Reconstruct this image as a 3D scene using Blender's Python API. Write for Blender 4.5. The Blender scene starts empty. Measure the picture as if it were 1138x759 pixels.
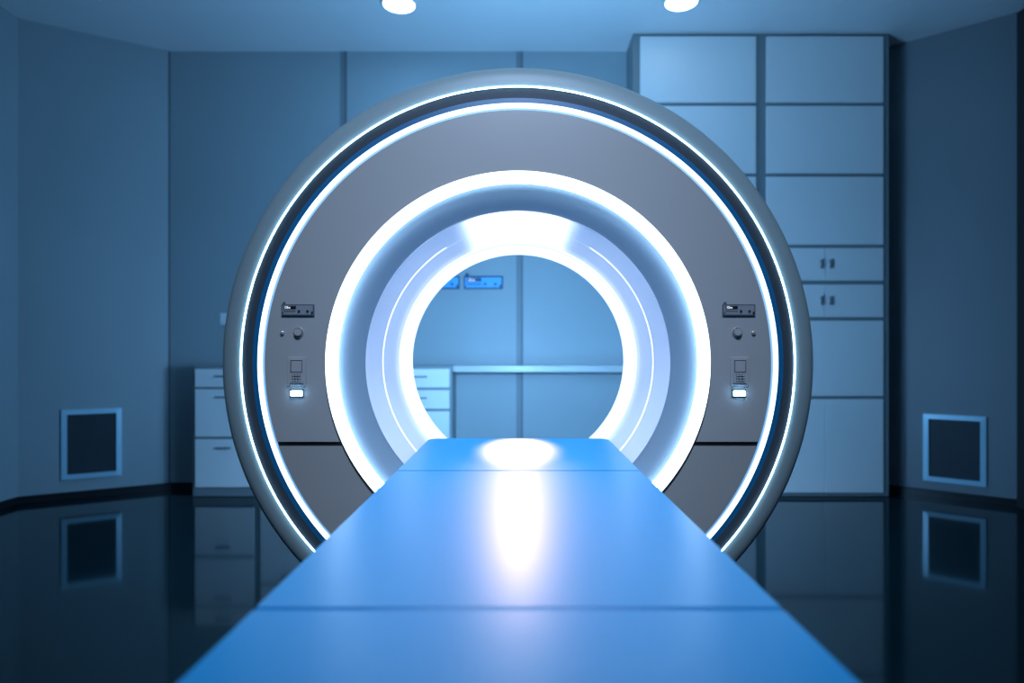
import bpy, bmesh, math
from mathutils import Vector, Matrix

C = bpy.context.scene.collection
PI = math.pi
# ------------------------------------------------------------------ measures
F = 729.0            # focal length in pixels of the 1138 px wide frame
VX, VY = 576.25, 393.0
CAMZ = 1.10
CEIL = 3.56
BACK = 5.34          # back wall
FRONTC = 5.04        # cabinet fronts

def PX(px, d): return (px - VX) / F * d
def PZ(py, d): return CAMZ - (py - VY) / F * d

# ------------------------------------------------------------------ materials
def newmat(name):
    m = bpy.data.materials.new(name); m.use_nodes = True
    nt = m.node_tree
    return m, nt, nt.nodes['Principled BSDF']

def pmat(name, col, rough=0.5, metal=0.0, spec=0.5, noise=0.0, nscale=30, bump=0.0, coat=0.0):
    m, nt, b = newmat(name)
    b.inputs['Base Color'].default_value = (*col, 1)
    b.inputs['Roughness'].default_value = rough
    b.inputs['Metallic'].default_value = metal
    b.inputs['Specular IOR Level'].default_value = spec
    b.inputs['Coat Weight'].default_value = coat
    b.inputs['Coat Roughness'].default_value = 0.08
    if noise or bump:
        tc = nt.nodes.new('ShaderNodeTexCoord')
        n = nt.nodes.new('ShaderNodeTexNoise'); n.inputs['Scale'].default_value = nscale
        n.inputs['Detail'].default_value = 4
        nt.links.new(tc.outputs['Object'], n.inputs['Vector'])
        if noise:
            r = nt.nodes.new('ShaderNodeMix'); r.data_type = 'RGBA'
            r.inputs[6].default_value = (*[c * (1 - noise) for c in col], 1)
            r.inputs[7].default_value = (*[min(1, c * (1 + noise)) for c in col], 1)
            nt.links.new(n.outputs['Fac'], r.inputs[0])
            nt.links.new(r.outputs[2], b.inputs['Base Color'])
        if bump:
            bp = nt.nodes.new('ShaderNodeBump'); bp.inputs['Strength'].default_value = bump
            bp.inputs['Distance'].default_value = 0.002
            nt.links.new(n.outputs['Fac'], bp.inputs['Height'])
            nt.links.new(bp.outputs['Normal'], b.inputs['Normal'])
    return m

def emat(name, col, strength):
    m, nt, b = newmat(name)
    b.inputs['Base Color'].default_value = (0.6, 0.6, 0.6, 1)
    b.inputs['Emission Color'].default_value = (*col, 1)
    b.inputs['Emission Strength'].default_value = strength
    return m

M = {}
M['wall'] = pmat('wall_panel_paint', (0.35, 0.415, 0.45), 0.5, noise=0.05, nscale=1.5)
M['wall_shade'] = pmat('shaded_wall_paint', (0.22, 0.25, 0.28), 0.5, noise=0.05, nscale=1.5)  # wall paint darkened to put the right angled wall's shade into the colour
M['wall_dark'] = pmat('dark_wall_paint', (0.03, 0.03, 0.035), 0.6)
M['ceiling'] = pmat('ceiling_paint', (0.72, 0.75, 0.78), 0.6, noise=0.04, nscale=1.2)
M['base'] = pmat('black_skirting', (0.012, 0.014, 0.018), 0.35)
M['seam'] = pmat('panel_joint', (0.16, 0.19, 0.21), 0.6)
M['seam2'] = pmat('panel_joint_band', (0.215, 0.26, 0.29), 0.5)
M['floor'] = pmat('polished_floor', (0.002, 0.016, 0.021), 0.075, spec=0.42, noise=0.15, nscale=0.8)
M['door'] = pmat('glossy_cabinet_front', (0.85, 0.85, 0.86), 0.38, noise=0.02, nscale=3)
M['carcass'] = pmat('cabinet_carcass', (0.22, 0.26, 0.28), 0.4, noise=0.04, nscale=5)
M['handle'] = pmat('cabinet_handle', (0.22, 0.25, 0.28), 0.35, 0.4)
M['counter'] = pmat('worktop', (0.50, 0.52, 0.54), 0.3, noise=0.03, nscale=20)
M['ventframe'] = pmat('vent_metal', (0.50, 0.80, 0.98), 0.3, 0.1)
M['ventdark'] = pmat('vent_grille', (0.035, 0.05, 0.065), 0.45, noise=0.1)
M['ventslat'] = pmat('vent_slat', (0.06, 0.08, 0.10), 0.4)
M['shell'] = pmat('gantry_shell', (0.26, 0.34, 0.35), 0.45, noise=0.02, nscale=8)
M['face'] = pmat('gantry_front_paint', (0.36, 0.35, 0.335), 0.42, noise=0.02, nscale=6)
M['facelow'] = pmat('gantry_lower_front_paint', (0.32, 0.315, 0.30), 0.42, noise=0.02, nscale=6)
M['groove'] = pmat('gantry_dark_band', (0.055, 0.07, 0.085), 0.38, 0.3)
M['blue'] = pmat('gantry_blue_band', (0.0, 0.11, 0.25), 0.4)
M['lip'] = emat('gantry_lip_spill_glow', (0.12, 0.42, 0.85), 0.75)  # lip is no lamp: light spilling from the ring put in as emission
M['black'] = pmat('black_gap', (0.004, 0.004, 0.005), 0.7)
M['cove'] = pmat('cowl_grey', (0.22, 0.30, 0.37), 0.4)
M['liner'] = pmat('bore_liner_white', (0.80, 0.78, 0.86), 0.32)
M['led_edge'] = emat('led_white_edge', (0.52, 0.74, 1.0), 9)
M['led_in'] = emat('led_white_inner', (0.70, 0.88, 1.0), 2.6)
M['led_core'] = emat('led_white_core', (0.86, 1.0, 1.0), 0.9)
M['led_out'] = emat('led_white_outer', (0.62, 0.85, 1.0), 2.2)
M['led_line'] = emat('led_white_line', (0.42, 0.74, 1.0), 9)
M['led_bore'] = emat('led_bore_line', (0.8, 0.9, 1.0), 1.6)
M['led_end'] = emat('led_bore_end', (0.70, 0.85, 1.0), 1.6)
M['led_rear'] = emat('led_rear', (0.19, 0.55, 1.0), 34)
M['lamp'] = emat('downlight_glow', (0.65, 0.88, 1.0), 5)
M['lamptrim'] = pmat('downlight_trim', (0.6, 0.65, 0.7), 0.35)
M['pad'] = pmat('blue_table_vinyl', (0.008, 0.275, 0.57), 0.36, spec=0.6, noise=0.03, nscale=60, bump=0.03)
M['rail'] = pmat('table_cradle', (0.03, 0.16, 0.42), 0.4)
M['white'] = pmat('pedestal_white', (0.5, 0.52, 0.55), 0.4)
M['dev'] = pmat('panel_grey', (0.24, 0.25, 0.26), 0.4)
M['devframe'] = pmat('panel_frame', (0.085, 0.095, 0.11), 0.4)
M['devdark'] = pmat('panel_black', (0.008, 0.01, 0.014), 0.4)
M['btn'] = pmat('panel_button', (0.01, 0.03, 0.06), 0.35)
M['key'] = pmat('keypad_grey', (0.37, 0.355, 0.34), 0.42)
M['keyd'] = pmat('keypad_shadow', (0.09, 0.095, 0.10), 0.5)
M['knob'] = pmat('knob_metal', (0.55, 0.5, 0.47), 0.25, 0.5)
M['glyph'] = emat('display_glyph', (0.9, 0.95, 1.0), 1.0)
M['ind'] = emat('indicator_glow', (0.28, 0.60, 1.0), 18)
M['bluedev'] = pmat('blue_panel', (0.12, 0.50, 1.0), 0.35)
M['bluedevframe'] = pmat('blue_panel_frame', (0.03, 0.10, 0.2), 0.4)
M['bluebtn'] = pmat('blue_panel_button', (0.0, 0.10, 0.35), 0.35)
M['switch'] = pmat('switch_plate', (0.85, 0.88, 0.9), 0.35)

# bright patch on the bore roof: put in as emission, falling off towards its long edges
def bore_top_glow_mat():
    m, nt, b = newmat('bore_top_glow')
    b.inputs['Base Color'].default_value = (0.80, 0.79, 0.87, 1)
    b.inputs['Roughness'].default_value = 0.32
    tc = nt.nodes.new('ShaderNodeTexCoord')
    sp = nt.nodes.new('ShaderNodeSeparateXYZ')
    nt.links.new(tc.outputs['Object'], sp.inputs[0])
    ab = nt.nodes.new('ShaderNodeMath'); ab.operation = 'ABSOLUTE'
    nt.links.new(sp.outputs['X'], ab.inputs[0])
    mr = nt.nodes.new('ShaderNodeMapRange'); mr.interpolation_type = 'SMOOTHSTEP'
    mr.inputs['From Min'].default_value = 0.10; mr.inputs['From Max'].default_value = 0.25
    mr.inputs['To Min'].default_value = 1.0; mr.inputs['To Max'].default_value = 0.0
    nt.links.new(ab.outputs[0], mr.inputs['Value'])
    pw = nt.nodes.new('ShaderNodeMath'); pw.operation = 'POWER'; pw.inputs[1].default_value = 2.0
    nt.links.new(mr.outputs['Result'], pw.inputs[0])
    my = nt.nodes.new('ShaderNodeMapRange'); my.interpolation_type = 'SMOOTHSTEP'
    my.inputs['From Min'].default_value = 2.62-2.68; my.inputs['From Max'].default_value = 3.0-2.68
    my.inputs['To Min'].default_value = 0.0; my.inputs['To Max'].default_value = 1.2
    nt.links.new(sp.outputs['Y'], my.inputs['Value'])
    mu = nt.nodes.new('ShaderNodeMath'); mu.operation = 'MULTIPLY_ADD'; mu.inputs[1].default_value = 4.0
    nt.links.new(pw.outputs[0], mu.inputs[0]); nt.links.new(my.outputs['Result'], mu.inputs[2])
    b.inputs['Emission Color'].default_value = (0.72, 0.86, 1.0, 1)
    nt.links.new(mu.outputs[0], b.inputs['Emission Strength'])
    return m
M['boretopglow'] = bore_top_glow_mat()

# bore lining: far-end light put in as emission, brighter towards the rear
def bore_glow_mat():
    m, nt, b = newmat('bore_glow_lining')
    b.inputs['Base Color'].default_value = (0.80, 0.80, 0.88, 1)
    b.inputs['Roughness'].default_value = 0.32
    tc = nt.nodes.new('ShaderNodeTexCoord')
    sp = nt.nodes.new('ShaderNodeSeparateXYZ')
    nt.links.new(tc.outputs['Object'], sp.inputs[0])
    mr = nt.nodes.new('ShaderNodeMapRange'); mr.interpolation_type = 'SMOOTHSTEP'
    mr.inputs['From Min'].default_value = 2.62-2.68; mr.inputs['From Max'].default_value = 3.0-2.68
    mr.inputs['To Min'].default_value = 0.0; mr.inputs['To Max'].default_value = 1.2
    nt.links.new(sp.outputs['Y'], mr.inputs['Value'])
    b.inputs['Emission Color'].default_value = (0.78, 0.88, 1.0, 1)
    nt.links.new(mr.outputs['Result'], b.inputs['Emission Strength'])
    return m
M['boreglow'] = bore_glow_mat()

# ------------------------------------------------------------------ mesh helpers
def bx(bm, x0, x1, y0, y1, z0, z1, bevel=0.0, seg=2):
    r = bmesh.ops.create_cube(bm, size=1.0)
    vs = r['verts']
    bmesh.ops.scale(bm, verts=vs, vec=(abs(x1-x0), abs(y1-y0), abs(z1-z0)))
    bmesh.ops.translate(bm, verts=vs, vec=((x0+x1)/2, (y0+y1)/2, (z0+z1)/2))
    if bevel:
        es = list({e for v in vs for e in v.link_edges})
        bmesh.ops.bevel(bm, geom=es, offset=bevel, segments=seg, affect='EDGES', profile=0.5)
    return vs

def box(*a, **k):
    bm = bmesh.new(); bx(bm, *a, **k); return bm

def lathe(bm, prof, cx=0.0, cz=0.0, seg=256, closed=False, a0=0.0, a1=2*PI):
    """profile of (radius, y), turned round the y axis through (cx, cz)"""
    full = abs((a1 - a0) - 2*PI) < 1e-6
    n = seg if full else seg + 1
    rings = []
    for (r, y) in prof:
        rings.append([bm.verts.new((cx + r*math.sin(a0+(a1-a0)*i/seg), y, cz + r*math.cos(a0+(a1-a0)*i/seg))) for i in range(n)])
    k = len(prof)
    for j in range(k if closed else k-1):
        A, B = rings[j], rings[(j+1) % k]
        for i in range(seg):
            i2 = (i+1) % n
            bm.faces.new((A[i], A[i2], B[i2], B[i]))
    return bm

def cyl(bm, c, r, h, axis='Y', seg=48, r2=None):
    r = bmesh.ops.create_cone(bm, cap_ends=True, segments=seg, radius1=r, radius2=r if r2 is None else r2, depth=h)
    if axis == 'Y':
        bmesh.ops.rotate(bm, verts=r['verts'], cent=(0,0,0), matrix=Matrix.Rotation(PI/2, 3, 'X'))
    bmesh.ops.translate(bm, verts=r['verts'], vec=c)
    return r['verts']

def obj(name, bm, mat, root=None, parent=None, smooth=False, sharp=0.6, fix=True):
    """root: the top-level thing whose location all its descendants share; parent: direct parent (root if None)"""
    if fix: bmesh.ops.recalc_face_normals(bm, faces=bm.faces)
    if root is not None:
        bmesh.ops.translate(bm, verts=bm.verts, vec=-Vector(root.location))
    me = bpy.data.meshes.new(name); bm.to_mesh(me); bm.free()
    o = bpy.data.objects.new(name, me); C.objects.link(o)
    me.materials.append(M[mat])
    if smooth:
        me.polygons.foreach_set('use_smooth', [True]*len(me.polygons))
        me.set_sharp_from_angle(angle=sharp)
    if root is not None: o.parent = parent or root
    return o

def centre(o):
    """put the origin of a one-mesh thing at its base"""
    me = o.data
    xs = [v.co for v in me.vertices]
    c = Vector(((min(v.x for v in xs)+max(v.x for v in xs))/2, (min(v.y for v in xs)+max(v.y for v in xs))/2, min(v.z for v in xs)))
    me.transform(Matrix.Translation(-c)); o.location = c
    return o

def thing(name, label, cat, loc, group=None):
    o = bpy.data.objects.new(name, None); C.objects.link(o)
    o.empty_display_size = 0.1; o.location = loc
    o['label'] = label; o['category'] = cat
    if group: o['group'] = group
    return o

def tag(o, label, cat, group=None):
    o['label'] = label; o['category'] = cat
    if group: o['group'] = group
    return o

def struct(name, bm, mat):
    o = obj(name, bm, mat); o['kind'] = 'structure'
    return o

def dup(root, loc, label=None, group=None):
    r = root.copy(); C.objects.link(r); r.location = loc
    if label: r['label'] = label
    if group: r['group'] = group
    for ch in list(root.children):
        c = ch.copy(); C.objects.link(c); c.parent = r
        for g in list(ch.children):
            d = g.copy(); C.objects.link(d); d.parent = c
    return r

# ------------------------------------------------------------------ room
LA, LB = (-3.67, 4.81), (-2.83, BACK)      # angled wall, left
RA, RB = (3.61, 4.71), (2.87, BACK)        # angled wall, right
FRONTW = -2.6

def prism(pts, z0, z1):
    bm = bmesh.new()
    b = [bm.verts.new((x, y, z0)) for x, y in pts]; t = [bm.verts.new((x, y, z1)) for x, y in pts]
    bm.faces.new(b); bm.faces.new(t)
    for i in range(len(pts)):
        j = (i+1) % len(pts); bm.faces.new((b[i], b[j], t[j], t[i]))
    return bm

def wall_seg(a, b, z0, z1, t0, t1):
    """slab from a to b; offset t0..t1 measured outwards (left of a->b)"""
    A, B = Vector(a), Vector(b); d = (B-A).normalized(); n = Vector((-d.y, d.x))
    return prism([(A+n*t0)[:], (B+n*t0)[:], (B+n*t1)[:], (A+n*t1)[:]], z0, z1)

outline = [(-3.67, FRONTW), (3.61, FRONTW), RA, RB, LB, LA]
struct('floor', prism([(-3.8, FRONTW-.12), (3.75, FRONTW-.12), (3.75, BACK+.12), (-3.8, BACK+.12)], -0.1, 0.0), 'floor')
struct('ceiling', prism([(-3.8, FRONTW-.12), (3.75, FRONTW-.12), (3.75, BACK+.12), (-3.8, BACK+.12)], CEIL, CEIL+0.1), 'ceiling')
struct('wall_back', wall_seg(LB, RB, 0, CEIL, 0, .1), 'wall')
struct('wall_left_angled', wall_seg(LA, LB, 0, CEIL, 0, .1), 'wall')
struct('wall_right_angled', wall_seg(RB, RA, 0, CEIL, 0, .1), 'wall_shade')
struct('wall_left', wall_seg((-3.67, FRONTW), LA, 0, CEIL, 0, .1), 'wall')
struct('wall_right', wall_seg(RA, (3.61, FRONTW), 0, CEIL, 0, .1), 'wall')
struct('wall_front', wall_seg((3.61, FRONTW), (-3.67, FRONTW), 0, CEIL, 0, .1), 'wall')
BH = 0.052
struct('baseboard_back', wall_seg(LB, (RB[0], RB[1]), 0, BH, -.008, 0), 'base')
struct('baseboard_left_angled', wall_seg(LA, LB, 0, BH, -.008, 0), 'base')
struct('baseboard_right_angled', wall_seg(RB, RA, 0, BH, -.008, 0), 'base')
struct('baseboard_left', wall_seg((-3.67, FRONTW), LA, 0, BH, -.008, 0), 'base')
struct('baseboard_right', wall_seg(RA, (3.61, FRONTW), 0, BH, -.008, 0), 'base')
# vertical joints of the wall panels
for i, xs in enumerate((PX(188.5, BACK), PX(384.5, BACK), PX(580, BACK))):
    struct('trim_%d' % (2*i+1), box(xs-.011, xs+.009, BACK-.010, BACK, BH, CEIL-.002), 'seam')
    struct('trim_%d' % (2*i+2), box(xs-.046, xs-.013, BACK-.004, BACK, BH, CEIL-.002), 'seam2')
# dark post in the right-hand corner
struct('trim_7', box(3.57, 3.61, 4.44, 4.70, 0, 3.54), 'wall_dark')

# ------------------------------------------------------------------ ceiling downlights
def downlight(x, y, label, first=None):
    if first: return dup(first, (x, y, CEIL), label)
    t = thing('ceiling_light', label, 'ceiling light', (x, y, CEIL), 'round ceiling downlights')
    bm = bmesh.new()
    prof = [(0.108, CEIL-.003), (0.112, CEIL-.012), (0.128, CEIL-.010), (0.134, CEIL-.0005)]
    lathe(bm, prof, seg=64)
    for v in bm.verts: v.co = Vector((v.co.x + x, v.co.z + y, v.co.y))
    obj('trim_ring', bm, 'lamptrim', t, smooth=True)
    bm = bmesh.new(); cyl(bm, (x, y, CEIL-.008), 0.108, 0.008, axis='Z', seg=64)
    obj('diffuser', bm, 'lamp', t)
    return t
dl = 2.46*F/389
d1 = downlight(PX(443.5, dl), dl, 'round white glowing ceiling downlight, the left one of the two')
downlight(PX(756, dl+.0), dl-.03, 'round white glowing ceiling downlight above the tall cabinets', d1)

# ------------------------------------------------------------------ cabinets
def front(t, x0, x1, z0, z1, name, handle=None, y=FRONTC):
    d = obj(name, box(x0, x1, y-.018, y-.001, z0, z1, bevel=.002, seg=1), 'door', t)
    if handle:
        kind, hx, hz, L = handle
        bm = bmesh.new()
        if kind == 'h':
            bx(bm, hx-L/2, hx+L/2, y-.046, y-.036, hz-.006, hz+.006, bevel=.002)
            for s in (-1, 1): bx(bm, hx+s*(L/2-.012)-.004, hx+s*(L/2-.012)+.004, y-.037, y-.017, hz-.004, hz+.004)
        else:
            bx(bm, hx-.007, hx+.007, y-.046, y-.036, hz-L/2, hz+L/2, bevel=.002)
            for s in (-1, 1): bx(bm, hx-.004, hx+.004, y-.037, y-.017, hz+s*(L/2-.012)-.004, hz+s*(L/2-.012)+.004)
        obj('handle', bm, 'handle', t, parent=d)
    return d

def zc(py): return PZ(py, FRONTC)
BW = 289/4/F*FRONTC
BX0 = PX(214, FRONTC)
TOPZ = zc(406.2)
def base_cabinet(i, rows, label, group=None):
    x0 = BX0 + i*BW + .001; x1 = x0 + BW - .002
    t = thing('base_cabinet', label, 'cabinet', ((x0+x1)/2, (FRONTC+BACK)/2, 0), group)
    obj('carcass', box(x0, x1, FRONTC, BACK-.012, .004, TOPZ, bevel=.002, seg=1), 'carcass', t)
    fx0, fx1 = x0+.026, x1-.022
    for k, (ya, yb, nm, hy) in enumerate(rows):
        front(t, fx0, fx1, zc(yb), zc(ya), nm, ('h', (x0+x1)/2+.0, zc(hy), 17/F*FRONTC))
    return t
rowsA = [(410, 430, 'drawer', 418), (432.5, 485, 'drawer', 441), (488, 541, 'drawer', 497)]
rowsB = [(410, 430.5, 'drawer', 418.5), (433.5, 454, 'drawer', 442), (457, 541, 'door', 464)]
base_cabinet(0, rowsA, 'low white cabinet with three drawers at the far left end of the row')
base_cabinet(1, rowsB, 'low white cabinet hidden behind the scanner beside the left end cabinet')
base_cabinet(2, rowsB, 'low white cabinet behind the scanner, second from the worktop')
base_cabinet(3, rowsB, 'low white drawer cabinet seen through the bore beside the worktop')

# worktop between the low cabinets and the tall ones
xw0 = BX0 + 4*BW + .004; xt0 = PX(703, FRONTC)
t = thing('worktop', 'pale worktop over open knee space, seen through the scanner bore', 'worktop', ((xw0+xt0)/2, BACK-.16, 0))
obj('top_board', box(xw0, xt0-.003, FRONTC-.02, BACK-.012, zc(413.5), zc(406.2), bevel=.004), 'counter', t)
obj('support_panel', box(xt0-.03, xt0-.004, FRONTC+.02, BACK-.012, .002, zc(413.5)-.001), 'carcass', t)

# tall cabinets
ROWS = [(41.5, 114.5), (118.5, 193), (197, 272)]
def tall_cabinet(x0, x1, lx0, lx1, label):
    x0 += .001; x1 -= .001
    t = thing('tall_cabinet', label, 'cabinet', ((x0+x1)/2, (FRONTC+BACK)/2, 0), 'tall cabinets on the right')
    obj('carcass', box(x0, x1, FRONTC, BACK-.012, .004, CEIL-.006, bevel=.002, seg=1), 'carcass', t)
    for a, b in ROWS: front(t, lx0, lx1, zc(b), zc(a), 'flap_door')
    mid = (lx0+lx1)/2
    for a, b in ((276, 312), (316.5, 352.5)):
        for s in (-1, 1):
            xa, xb = (lx0, mid-.002) if s < 0 else (mid+.002, lx1)
            front(t, xa, xb, zc(b), zc(a), 'small_door', ('v', mid+s*5/F*FRONTC, zc((a+b)/2), 10/F*FRONTC))
    front(t, lx0, lx1, zc(440), zc(356.5), 'panel_door')
    for s in (-1, 1):
        xa, xb = (lx0, mid-.002) if s < 0 else (mid+.002, lx1)
        front(t, xa, xb, zc(547), zc(443.5), 'lower_door')
    return t
tall_cabinet(PX(703, FRONTC), PX(845, FRONTC), PX(711, FRONTC), PX(839.5, FRONTC), 'tall white cabinet standing beside the worktop, partly hidden by the scanner')
tall_cabinet(PX(845, FRONTC), PX(988, FRONTC), PX(851, FRONTC), PX(980.5, FRONTC), 'tall white cabinet at the right end with flaps and small double doors')

# ------------------------------------------------------------------ floor-level vents in the angled walls
def vent(a, b, z0, z1, label):
    A, B = Vector(a), Vector(b); d = (B-A).normalized(); n = Vector((-d.y, d.x))   # n points out of the room
    W = (B-A).length; mid = (A+B)/2
    t = thing('wall_vent', label, 'vent', (mid.x, mid.y, z0), 'low wall vents')
    R = Matrix(((d.x, n.x, 0), (d.y, n.y, 0), (0, 0, 1)))
    def place(bm):
        for v in bm.verts: v.co = R @ v.co + Vector((A.x, A.y, 0))
        return bm
    fw = .036
    bm = bmesh.new()
    # splayed picture-frame: outer edge proud of the wall, inner edge sunk towards the grille
    o = [(0, z0), (W, z0), (W, z1), (0, z1)]
    i_ = [(fw, z0+fw), (W-fw, z0+fw), (W-fw, z1-fw), (fw, z1-fw)]
    lay = [(o, -.0005), (o, -.022), (i_, -.026), (i_, -.004)]
    rings = [[bm.verts.new((x, y, z)) for x, z in p] for p, y in lay]
    for q in range(3):
        for k in range(4):
            bm.faces.new((rings[q][k], rings[q][(k+1) % 4], rings[q+1][(k+1) % 4], rings[q+1][k]))
    obj('frame', place(bm), 'ventframe', t)
    obj('back_plate', place(box(fw-.002, W-fw+.002, -.006, -.001, z0+fw-.002, z1-fw+.002)), 'ventdark', t)
    bm = bmesh.new(); N = 22
    for k in range(N):
        z = z0+fw + (z1-z0-2*fw)*(k+.5)/N
        vs = bx(bm, fw, W-fw, -.017, -.006, z-.0015, z+.0015)
        bmesh.ops.rotate(bm, verts=vs, cent=(0, -.011, z), matrix=Matrix.Rotation(0.6, 3, 'X'))
    obj('louvre_grille', place(bm), 'ventslat', t)
vent((-3.449, 4.949), (-3.120, 5.157), .148, .674, 'square steel-framed dark wall vent near the floor at the far left')
vent((3.150, 5.103), (3.455, 4.843), .118, .634, 'square steel-framed dark wall vent near the floor right of the tall cabinets')

# ------------------------------------------------------------------ instrument panels (scanner face and back wall)
def text_bm(s, size, x, y, z):
    cu = bpy.data.curves.new('glyphs', 'FONT'); cu.body = s; cu.size = size; cu.extrude = .0004
    cu.align_x = 'LEFT'
    o = bpy.data.objects.new('glyphs', cu); C.objects.link(o)
    dg = bpy.context.evaluated_depsgraph_get()
    me = bpy.data.meshes.new_from_object(o.evaluated_get(dg))
    bpy.data.objects.remove(o); bpy.data.curves.remove(cu)
    bm = bmesh.new(); bm.from_mesh(me); bpy.data.meshes.remove(me)
    bmesh.ops.rotate(bm, verts=bm.verts, cent=(0, 0, 0), matrix=Matrix.Rotation(PI/2, 3, 'X'))
    bmesh.ops.translate(bm, verts=bm.verts, vec=(x, y, z))
    return bm

def instrument_panel(parent_root, x0, z1, w, h, yf, frame, face, btn, dark):
    """builds the panel body with sub-parts; x0, z1 = upper-left corner, yf = the surface it sits on"""
    s = w / 0.104
    k = dict(root=parent_root)
    body_bm = bmesh.new()
    bx(body_bm, x0, x0+w, yf-.006*s, yf-.0005, z1-h, z1, bevel=.0015*s)
    bx(body_bm, x0+.004*s, x0+.013*s, yf-.0055*s, yf-.001, z1-.001*s, z1+.007*s, bevel=.001*s)
    return body_bm, s

def panel_details(root, parent, x0, z1, w, h, yf, face, btn, dark):
    s = w/0.104
    y = yf-.006*s
    obj('face_plate', box(x0+.004*s, x0+w-.004*s, y-.0012*s, y+.001*s, z1-h+.004*s, z1-.004*s), face, root, parent)
    obj('display', box(x0+.009*s, x0+.047*s, y-.0026*s, y, z1-.015*s, z1-.0055*s), dark, root, parent)
    obj('display_glyphs', text_bm('Gku', .0105*s, x0+.012*s, y-.0034*s, z1-.0138*s), 'glyph', root, parent)
    bm = bmesh.new()
    for i in range(7):
        bx(bm, x0+(.009+.0055*i)*s, x0+(.0125+.0055*i)*s, y-.0022*s, y, z1-.0245*s, z1-.0195*s)
    obj('key_row', bm, dark if dark != 'devdark' else 'devframe', root, parent)
    for bxx in (.057, .084):
        bm = bmesh.new(); cyl(bm, (x0+bxx*s, y-.002*s, z1-.022*s), .0036*s, .005*s, seg=20)
        obj('button', bm, btn, root, parent, smooth=True)
    bm = bmesh.new()
    bx(bm, x0+.095*s, x0+.100*s, y-.0026*s, y, z1-.031*s, z1-.0235*s)
    obj('socket', bm, dark, root, parent)
    bm = bmesh.new()
    bx(bm, x0+.005*s, x0+.008*s, y-.0026*s, y, z1-.030*s, z1-.0265*s)
    obj('socket', bm, dark, root, parent)

# on the back wall
def wall_panel(px, label):
    d = BACK-.01
    w = 43.5/F*d; h = 14.5/F*d; x0 = PX(px, d); z1 = PZ(306.8, d)
    t = thing('wall_instrument_panel', label, 'wall panel', (x0+w/2, BACK-.005, z1-h), 'blue instrument panels on the back wall')
    bm, s = instrument_panel(t, x0, z1, w, h, BACK-.001, None, None, None, None)
    hs = obj('housing', bm, 'bluedevframe', t)
    panel_details(t, None, x0, z1, w, h, BACK-.001, 'bluedev', 'bluebtn', 'bluedevframe')
wall_panel(515.5, 'bright blue wall instrument panel seen whole through the scanner bore')
wall_panel(467.5, 'bright blue wall instrument panel cut off by the left rim of the bore')

# light switch on the back wall
xs = PX(245, BACK)
t = thing('wall_switch', 'small white switch plate on the back wall just left of the scanner', 'switch', (xs+.045, BACK-.003, PZ(360, BACK)))
obj('plate', box(xs, xs+.09, BACK-.012, BACK-.001, PZ(360.5, BACK), PZ(348, BACK), bevel=.003), 'switch', t)
obj('rocker', box(xs+.028, xs+.062, BACK-.018, BACK-.011, PZ(357.5, BACK), PZ(351, BACK), bevel=.002), 'switch', t)

# ------------------------------------------------------------------ scanner gantry
GY = 2.10
CX, CZ = -0.002, CAMZ - 0.031
G = thing('scanner_gantry', 'large round grey imaging scanner ring with glowing white bands around its bore', 'scanner', (CX, 2.68, 0))
def ring(name, prof, mat, closed=False, seg=256, smooth=True, parent=None, sharp=0.5):
    bm = bmesh.new(); lathe(bm, prof, CX, CZ, seg, closed)
    return obj(name, bm, mat, G, parent, smooth=smooth, sharp=sharp)

# outer housing from the thin light line round the side to the rear opening
ring('outer_shell', [(.889, GY+.03), (.889, GY+.001), (.905, GY+.001), (.925, GY+.004), (.942, GY+.010), (.954, GY+.020), (.9605, GY+.034),
                     (.963, GY+.06), (.963, 3.05), (.955, 3.08), (.93, 3.10), (.66, 3.10), (.66, 3.07)], 'shell')
ring('thin_light_line', [(.889, GY+.012), (.8872, GY-.005), (.8842, GY-.004), (.8836, GY)], 'led_line')
ring('dark_band', [(.8836, GY), (.8828, GY+.002), (.8512, GY+.004), (.8505, GY+.006)], 'groove')
ring('blue_band', [(.8512, GY+.004), (.8345, GY+.003), (.8335, GY-.001)], 'blue')
ring('outer_light_ring', [(.8335, GY-.001), (.8325, GY-.0015), (.8185, GY+.003)], 'led_out')
ring('face_lip', [(.8185, GY+.003), (.8125, GY+.0035), (.810, GY-.0005)], 'lip')

# flat front, cut by a horizontal joint
ZJ1, ZJ0 = PZ(490.9, GY), PZ(495.9, GY)
def face_part(name, z_plane, keep_above, mat):
    bm = bmesh.new()
    prof = [(.811, GY+.012), (.811, GY), (.80, GY-.0005), (.63, GY-.0005), (.618, GY), (.618, GY+.012)]
    lathe(bm, prof, CX, CZ, 256, closed=True)
    geom = bm.verts[:] + bm.edges[:] + bm.faces[:]
    r = bmesh.ops.bisect_plane(bm, geom=geom, plane_co=(0, 0, z_plane), plane_no=(0, 0, 1),
                               clear_inner=keep_above, clear_outer=not keep_above)
    es = [e for e in bm.edges if e.is_boundary]
    bmesh.ops.holes_fill(bm, edges=es, sides=0)
    return obj(name, bm, mat, G, smooth=True, sharp=.4)
face_part('front_panel', ZJ1, True, 'face')
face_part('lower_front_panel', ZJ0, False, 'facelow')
ring('joint_backing', [(.8125, GY+.006), (.617, GY+.006)], 'black')

# inner light ring: slopes into the cowl, cool core between two whiter edges
ring('light_ring_rim', [(.6185, GY), (.6150, GY-.010), (.6140, GY-.010)], 'face')
ring('inner_light_ring', [(.6140, GY-.010), (.6045, GY-.006)], 'led_in')
ring('light_ring_core', [(.6045, GY-.006), (.596, GY-.002)], 'led_core')
ring('light_ring_edge', [(.596, GY-.002), (.589, GY), (.584, GY+.032)], 'led_edge')
prof = []
for i in range(15):
    a = PI/2*i/14
    prof.append((.584 - .081*(i/14), GY+.032 + .034*(1-math.cos(a))))
ring('cowl', prof, 'cove')
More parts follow.
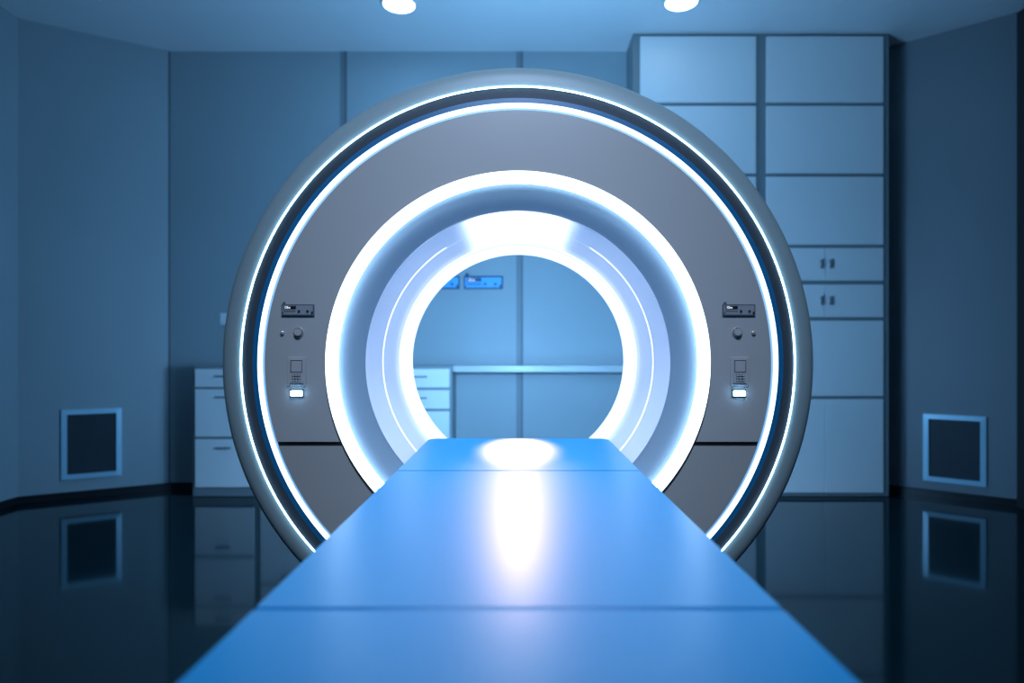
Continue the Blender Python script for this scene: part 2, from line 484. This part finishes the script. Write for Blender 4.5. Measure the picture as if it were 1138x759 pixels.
# bore
RB_ = .501
Y0, Y1, Y2, Y3 = GY+.066, 2.433, 2.786, 3.12
ring('bore_front_liner', [(.503, Y0), (.5015, Y0-.004), (RB_, Y0+.002), (RB_, Y1-.006)], 'liner')
ring('front_bore_line', [(RB_, Y1-.006), (RB_-.0012, Y1-.004), (RB_-.0012, Y1+.004), (RB_, Y1+.006)], 'led_bore')
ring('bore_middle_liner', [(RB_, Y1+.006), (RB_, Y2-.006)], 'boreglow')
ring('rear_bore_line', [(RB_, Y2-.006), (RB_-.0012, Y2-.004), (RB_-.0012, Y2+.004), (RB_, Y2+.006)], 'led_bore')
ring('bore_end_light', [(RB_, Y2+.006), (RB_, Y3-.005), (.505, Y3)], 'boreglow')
# bright patch in the roof of the bore, its brightness put in as emission
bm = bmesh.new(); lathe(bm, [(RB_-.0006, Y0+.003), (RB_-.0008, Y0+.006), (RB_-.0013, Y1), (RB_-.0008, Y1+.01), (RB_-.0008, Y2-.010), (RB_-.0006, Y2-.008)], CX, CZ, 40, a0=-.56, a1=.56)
obj('bore_top_patch', bm, 'boretopglow', G, smooth=True)
# rear face: funnel and glowing ring
ring('rear_cowl', [(.505, Y3), (.56, Y3-.005), (.60, Y3-.015)], 'cove')
tor = []
for i in range(16):
    a = 2*PI*i/16; tor.append((.63 + .03*math.cos(a), 3.115 + .03*math.sin(a)))
ring('rear_light_ring', tor, 'led_rear', closed=True)

# pedestal under the ring
bm = bmesh.new()
bx(bm, -.52, .52, 2.25, 3.02, .0, .06, bevel=.01)
bx(bm, -.46, .46, 2.32, 2.95, .06, .22, bevel=.01)
obj('base', bm, 'white', G)

# controls on the scanner face
def controls(pxp, pxk, pxs, pxd, pxl):
    yf = GY-.0005
    w = 36.5/F*GY; h = 13/F*GY
    x0 = PX(pxp, GY); z1 = PZ(338.2, GY)
    bm, s = instrument_panel(G, x0, z1, w, h, yf, None, None, None, None)
    p = obj('instrument_panel', bm, 'devframe', G)
    panel_details(G, p, x0, z1, w, h, yf, 'dev', 'btn', 'devdark')
    # rotary knob with collar
    c = (PX(pxk, GY), yf-.004, PZ(369.5, GY))
    bm = bmesh.new(); lathe(bm, [(.0172, yf), (.0168, yf-.003), (.0150, yf-.0055), (.0128, yf-.0035), (.0128, yf)], c[0], c[2], 48)
    col = obj('knob', bm, 'knob', G, smooth=True)
    bm = bmesh.new(); cyl(bm, (c[0], yf-.006, c[2]), .0118, .012, seg=48)
    bmesh.ops.bevel(bm, geom=[e for e in bm.edges if len(e.link_faces) == 2 and any(len(f.verts) > 4 for f in e.link_faces)], offset=.0015, segments=2, affect='EDGES')
    obj('knob_cap', bm, 'key', G, col, smooth=True)
    bm = bmesh.new(); xx, zz = PX(pxs, GY), PZ(370, GY)
    lathe(bm, [(.0072, yf), (.0070, yf-.003), (.0058, yf-.006), (.003, yf-.0075), (.0001, yf-.008)], xx, zz, 32)
    obj('push_button', bm, 'knob', G, smooth=True)
    # keypad
    x0 = PX(pxd, GY); x1 = PX(pxd+20.5, GY); z1 = PZ(396.8, GY); z0 = PZ(428.5, GY)
    W = x1-x0; H = z1-z0
    kp = obj('keypad', box(x0, x1, yf-.006, yf-.0002, z0, z1, bevel=.0015), 'key', G)
    bm = bmesh.new()
    bx(bm, x0+.010, x1-.009, yf-.0095, yf-.005, z0+.009, z1-.007, bevel=.001)
    obj('handset', bm, 'key', G, kp)
    obj('screen_surround', box(x0+.0115, x1-.0105, yf-.0102, yf-.008, z1-.049, z1-.009), 'keyd', G, kp)
    obj('screen', box(x0+.0140, x1-.0125, yf-.0112, yf-.009, z1-.0475, z1-.0130, bevel=.0012), 'key', G, kp)
    obj('lower_slot', box(x0+.008, x1-.008, yf-.0068, yf-.005, z0+.0045, z0+.0065), 'keyd', G, kp)
    obj('key_bed', box(x0+.0165, x1-.0155, yf-.0099, yf-.008, z0+.0125, z0+.037), 'keyd', G, kp)
    cw = (W-.032)/3
    for a in range(3):
        for b in range(3):
            kx = x0+.0165+cw*a; kz = z0+.0135+.0078*b
            obj('key', box(kx+.0014, kx+cw-.0008, yf-.0125, yf-.009, kz+.0010, kz+.0062, bevel=.0008, seg=1), 'key', G, kp)
    # small lit indicator in a black frame
    x0 = PX(pxl, GY); x1 = PX(pxl+14.5, GY); z1 = PZ(433, GY); z0 = PZ(441, GY)
    bm = bmesh.new(); f = .0030
    bx(bm, x0, x1, yf-.005, yf-.0002, z1-f, z1); bx(bm, x0, x1, yf-.005, yf-.0002, z0, z0+f)
    bx(bm, x0, x0+f*1.3, yf-.005, yf-.0002, z0+f, z1-f); bx(bm, x1-f, x1, yf-.005, yf-.0002, z0+f, z1-f)
    fr = obj('indicator_light', bm, 'devdark', G)
    obj('lamp_window', box(x0+f*1.2, x1-f*.9, yf-.013, yf-.0003, z0+f*.95, z1-f*.95, bevel=.002), 'ind', G, fr)
controls(313.3, 332, 314, 320, 323)
controls(802.3, 819, 837, 811, 813.3)

# ------------------------------------------------------------------ patient table
TZ = .75; HW = .3665
T = thing('patient_table', 'long blue padded patient table running into the scanner bore', 'table', (0, 1.0, 0))
def pad(name, y0, y1, r_far):
    pts = []
    if r_far:
        for i in range(9):
            a = PI/2*i/8; pts.append((HW-r_far+r_far*math.cos(a), y1-r_far+r_far*math.sin(a)))
        for i in range(9):
            a = PI/2+PI/2*i/8; pts.append((-HW+r_far+r_far*math.cos(a), y1-r_far+r_far*math.sin(a)))
    else:
        pts += [(HW, y1), (-HW, y1)]
    pts += [(-HW, y0), (HW, y0)]
    bm = prism(pts, TZ-.045, TZ)
    for v in bm.verts:
        if v.co.z < TZ-.02: v.co.x *= .325/HW
    top = [e for e in bm.edges if all(abs(v.co.z-TZ) < 1e-6 for v in e.verts)]
    bmesh.ops.bevel(bm, geom=top, offset=.004, segments=3, affect='EDGES')
    return obj(name, bm, 'pad', T, smooth=True, sharp=.7)
pad('head_pad', 1.9645, 2.712, .035)
pad('middle_pad', .903, 1.962, 0)
pad('foot_pad', .03, .897, 0)
bm = bmesh.new()
bx(bm, -.30, .30, .06, 2.66, TZ-.062, TZ-.046, bevel=.003)
obj('cradle', bm, 'rail', T)
bm = bmesh.new()
bx(bm, -.20, .20, .12, 2.60, TZ-.115, TZ-.062, bevel=.012)
obj('slide_beam', bm, 'white', T)
bm = bmesh.new()
bx(bm, -.17, .17, .55, 1.75, .06, TZ-.115, bevel=.02)
obj('pedestal', bm, 'white', T)
obj('foot_plate', box(-.24, .24, .45, 1.90, .0, .06, bevel=.012), 'white', T)

# ------------------------------------------------------------------ lights
def area(name, loc, target, size, energy, col, spread=PI, shape='DISK', sy=None):
    L = bpy.data.lights.new(name, 'AREA'); L.energy = energy; L.color = col; L.size = size; L.shape = shape; L.spread = spread
    if sy: L.shape = 'RECTANGLE'; L.size_y = sy
    o = bpy.data.objects.new(name, L); C.objects.link(o); o.location = loc
    o.rotation_euler = (Vector(target)-Vector(loc)).to_track_quat('-Z', 'Y').to_euler()
    return o
def point(name, loc, r, energy, col):
    L = bpy.data.lights.new(name, 'POINT'); L.energy = energy; L.color = col; L.shadow_soft_size = r
    o = bpy.data.objects.new(name, L); C.objects.link(o); o.location = loc
    return o
BL = (0.20, 0.55, 1.0)
area('front_ceiling_light', (0, .2, 3.45), (0, 1.9, .9), .6, 20, (.50, .68, 1.0), spread=1.15)
def spot(name, loc, target, half, energy, col, rad=.03):
    L = bpy.data.lights.new(name, 'SPOT'); L.energy = energy; L.color = col; L.shadow_soft_size = rad
    L.spot_size = 2*half; L.spot_blend = 1.0
    o = bpy.data.objects.new(name, L); C.objects.link(o); o.location = loc
    o.rotation_euler = (Vector(target)-Vector(loc)).to_track_quat('-Z', 'Y').to_euler()
WARM = (1.0, .66, .60)
spot('table_streak_spot', (0, 4.9, 2.0), (0, 2.42, .75), math.radians(3.3), 620, WARM, .04)  # added lamp without a fitting, throws the bright streak on the table
spot('table_streak_spot', (0, 4.9, 2.0), (0, 1.70, .75), math.radians(5.4), 95, WARM, .04)  # weaker added spot for the near part of the streak
area('added_ceiling_wash', (.2, 3.5, 2.3), (.2, 3.5, 3.5), .8, 22, (.23, .58, 1.0))  # added uplight with no fixture, brightens the ceiling behind the gantry
area('downlight_beam', (PX(443.5, dl), dl, CEIL-.05), (PX(443.5, dl), dl, 0), .2, 4, BL)
area('downlight_beam', (PX(756, dl), dl-.03, CEIL-.05), (PX(756, dl)-.6, dl-2, 0), .2, 2, BL, spread=1.6)

area('rear_bore_lamp', (0, 3.2, 1.12), (0, 5, 1.12), .16, 34, (.24, .55, 1.0))

w = bpy.data.worlds.new('World'); bpy.context.scene.world = w; w.use_nodes = True
w.node_tree.nodes['Background'].inputs[0].default_value = (.02, .06, .12, 1)
w.node_tree.nodes['Background'].inputs[1].default_value = .3

# ------------------------------------------------------------------ camera
cam = bpy.data.cameras.new('camera'); co = bpy.data.objects.new('camera', cam); C.objects.link(co)
co.location = (0, 0, CAMZ); co.rotation_euler = (PI/2, 0, 0)
cam.sensor_width = 36; cam.lens = F/1138*36
cam.shift_x = -(VX-569)/1138; cam.shift_y = (VY-379.5)/1138
cam.clip_start = .01
cam.dof.use_dof = True; cam.dof.focus_distance = 2.12; cam.dof.aperture_fstop = 1.5
bpy.context.scene.camera = co
bpy.context.scene.view_settings.view_transform = 'Standard'
bpy.context.scene.view_settings.look = 'None'
